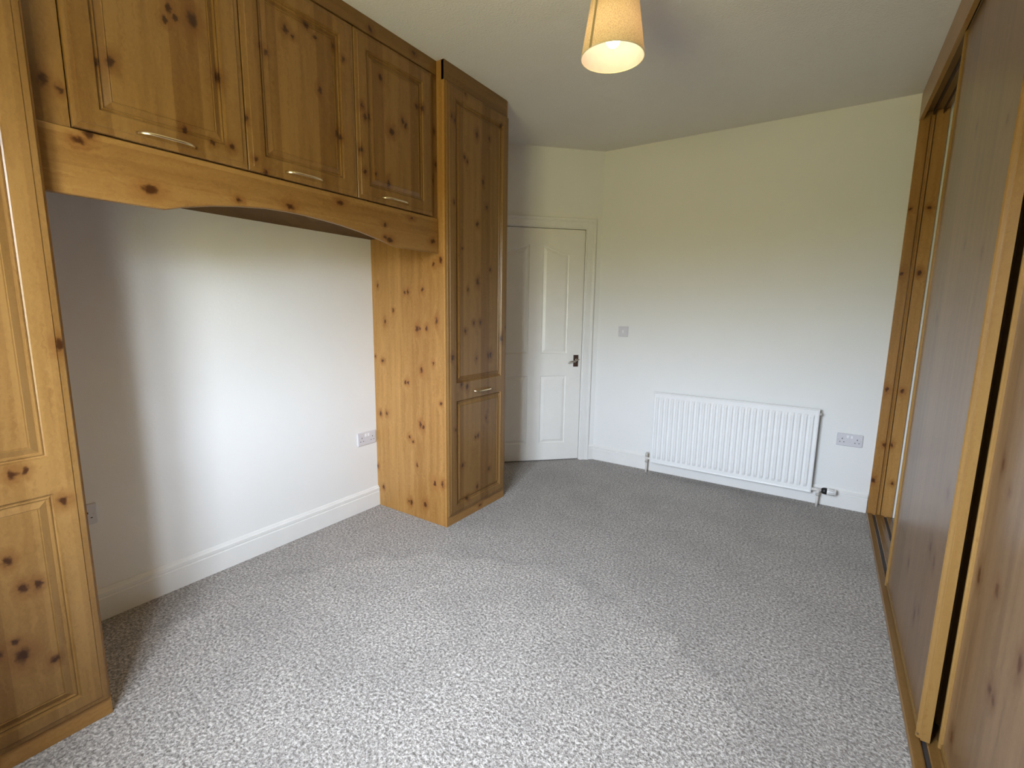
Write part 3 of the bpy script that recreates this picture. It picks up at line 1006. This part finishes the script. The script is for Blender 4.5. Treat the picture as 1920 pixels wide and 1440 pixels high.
sx, sz = 0.9546, 1.1078
sw = empty('light_switch', on_far(sx + 0.043, sz, 0), 'square white light switch beside the door', 'switch')
mb = MB()
plate_mesh(mb, sx, sx + 0.086, sz, sz + 0.086, on_far, 0.009)
mb.build('faceplate', M['plastic'], sw)
mb = MB()
mb.prism([(YR - 0.0085, sz + 0.030), (YR - 0.0105, sz + 0.030), (YR - 0.0145, sz + 0.056), (YR - 0.0085, sz + 0.056)], lambda u, v, wz: (wz, u, v), sx + 0.0375, sx + 0.0485)
mb.build('rocker_switch', M['plastic_bright'], sw)
for uc in (sx + 0.0129, sx + 0.0731):
    mb = MB()
    mb.prism([(uc + 0.003 * cos(2 * pi * k / 12), sz + 0.043 + 0.003 * sin(2 * pi * k / 12)) for k in range(12)], on_far, 0.006, 0.0094)
    mb.build('screw', M['grey_plastic'], sw)

# ------------------------------------------------------------------ pendant lamp
LC = Vector((1.657, -0.410, 0))
ZB, ZT, RB, RT = 2.250, 2.452, 0.1175, 0.0865
lamp = empty('pendant_lamp', (LC.x, LC.y, H), 'lit ceiling pendant with tapered beige fabric shade and white lining', 'lamp')
nb = NB('beige_woven_shade_fabric')
co = nb.coord()
wv1 = nb.noise(nb.mapping(co, scale=(1, 1, 1)), 260.0, 3.0, 0.6)
colf = nb.ramp(wv1, [(0.34, (0.72, 0.56, 0.34)), (0.62, (0.93, 0.80, 0.55))])
df = nb.n('ShaderNodeBsdfDiffuse')
tl = nb.n('ShaderNodeBsdfTranslucent')
nb.put(df.inputs[0], colf)
nb.put(tl.inputs[0], colf)
ms = nb.n('ShaderNodeMixShader')
ms.inputs[0].default_value = 0.55
nb.t.links.new(df.outputs[0], ms.inputs[1])
nb.t.links.new(tl.outputs[0], ms.inputs[2])
nb.t.links.new(ms.outputs[0], nb.out.inputs[0])
M['shade'] = nb.mat
nb = NB('white_shade_lining')
co = nb.coord()
colf = nb.ramp(nb.noise(co, 40.0, 2.0), [(0.3, (0.88, 0.87, 0.83)), (0.7, (0.92, 0.91, 0.88))])
df = nb.n('ShaderNodeBsdfDiffuse')
tl = nb.n('ShaderNodeBsdfTranslucent')
nb.put(df.inputs[0], colf)
nb.put(tl.inputs[0], colf)
ms = nb.n('ShaderNodeMixShader')
ms.inputs[0].default_value = 0.45
nb.t.links.new(df.outputs[0], ms.inputs[1])
nb.t.links.new(tl.outputs[0], ms.inputs[2])
nb.t.links.new(ms.outputs[0], nb.out.inputs[0])
M['lining'] = nb.mat
c0 = (LC.x, LC.y, 0)
sh = MB().lathe([(RB, ZB), (RT, ZT)], c0, 64).build('lamp_shade', M['shade'], lamp)
MB().lathe([(RB - 0.0015, ZB + 0.0005), (RT - 0.0015, ZT - 0.0005)], c0, 64).build('lining', M['lining'], sh)
MB().lathe([(RB + 0.0008, ZB), (RB + 0.0008, ZB + 0.003), (RB - 0.0022, ZB + 0.003), (RB - 0.0022, ZB)], c0, 64, closed=True).build('rim_trim', plain('cream_rim_tape', (0.80, 0.72, 0.55), 0.7), sh)
# overlapping seam running down the side that faces the alcove
cdir = Vector((CAM.x - LC.x, CAM.y - LC.y)).normalized()
base_ang = math.atan2(cdir.y, cdir.x)
sa = base_ang - radians(43)
mb = MB()
vv = []
for dth in (-0.052, 0.052):
    for (r, z) in ((RB + 0.0012, ZB + 0.001), (RT + 0.0012, ZT - 0.001), (RT + 0.0003, ZT - 0.001), (RB + 0.0003, ZB + 0.001)):
        vv.append((LC.x + r * cos(sa + dth), LC.y + r * sin(sa + dth), z))
mb.add(vv, [(0, 1, 2, 3), (7, 6, 5, 4), (0, 4, 5, 1), (1, 5, 6, 2), (2, 6, 7, 3), (3, 7, 4, 0)])
sm = mb.build('seam', plain('brown_seam_fabric', (0.42, 0.32, 0.19), 0.8), sh)
sm['label'] = 'darker vertical seam strip'
# spider ring and arms
mb = MB()
mb.lathe([(0.021, 2.437), (0.021, 2.441), (0.016, 2.441), (0.016, 2.437)], c0, 24, closed=True)
for k in range(3):
    a = 2 * pi * k / 3 + 0.4
    mb.tube([(LC.x + 0.020 * cos(a), LC.y + 0.020 * sin(a), 2.439), (LC.x + (RT - 0.002) * cos(a), LC.y + (RT - 0.002) * sin(a), 2.446)], 0.0016, 6)
mb.build('shade_ring', M['plastic_bright'], sh)
MB().lathe([(0.0, 2.375), (0.0145, 2.376), (0.0155, 2.43), (0.0185, 2.4365), (0.0185, 2.4415), (0.0145, 2.45), (0.011, 2.478), (0.004, 2.486), (0.0, 2.486)], c0, 24).build('lamp_holder', M['plastic_bright'], lamp)
MB().tube([(LC.x, LC.y, 2.484), (LC.x, LC.y, 2.590)], 0.003, 10, upv=(1, 0, 0)).build('flex', M['plastic_bright'], lamp)
MB().lathe([(0.0, 2.575), (0.012, 2.576), (0.022, 2.583), (0.036, 2.592), (0.042, 2.600), (0.042, 2.6105), (0.0, 2.6105)], c0, 32).build('ceiling_rose', M['plastic_bright'], lamp)
# bulb
nb = NB('lit_bulb_glass')
em = nb.n('ShaderNodeEmission')
bb = nb.n('ShaderNodeBlackbody')
bb.inputs[0].default_value = 4300
nb.t.links.new(bb.outputs[0], em.inputs[0])
em.inputs[1].default_value = 7.0
nb.t.links.new(em.outputs[0], nb.out.inputs[0])
prof = [(0.0, 2.286)]
for i in range(1, 11):
    a = -pi / 2 + pi * 0.78 * i / 10
    prof.append((0.0265 * cos(a), 2.3125 + 0.0265 * sin(a)))
prof += [(0.0150, 2.348), (0.0135, 2.358), (0.0130, 2.3745), (0.0, 2.3745)]
bulb = MB().lathe(prof, c0, 32).build('bulb', nb.mat, lamp)
bulb['label'] = 'glowing round bulb'
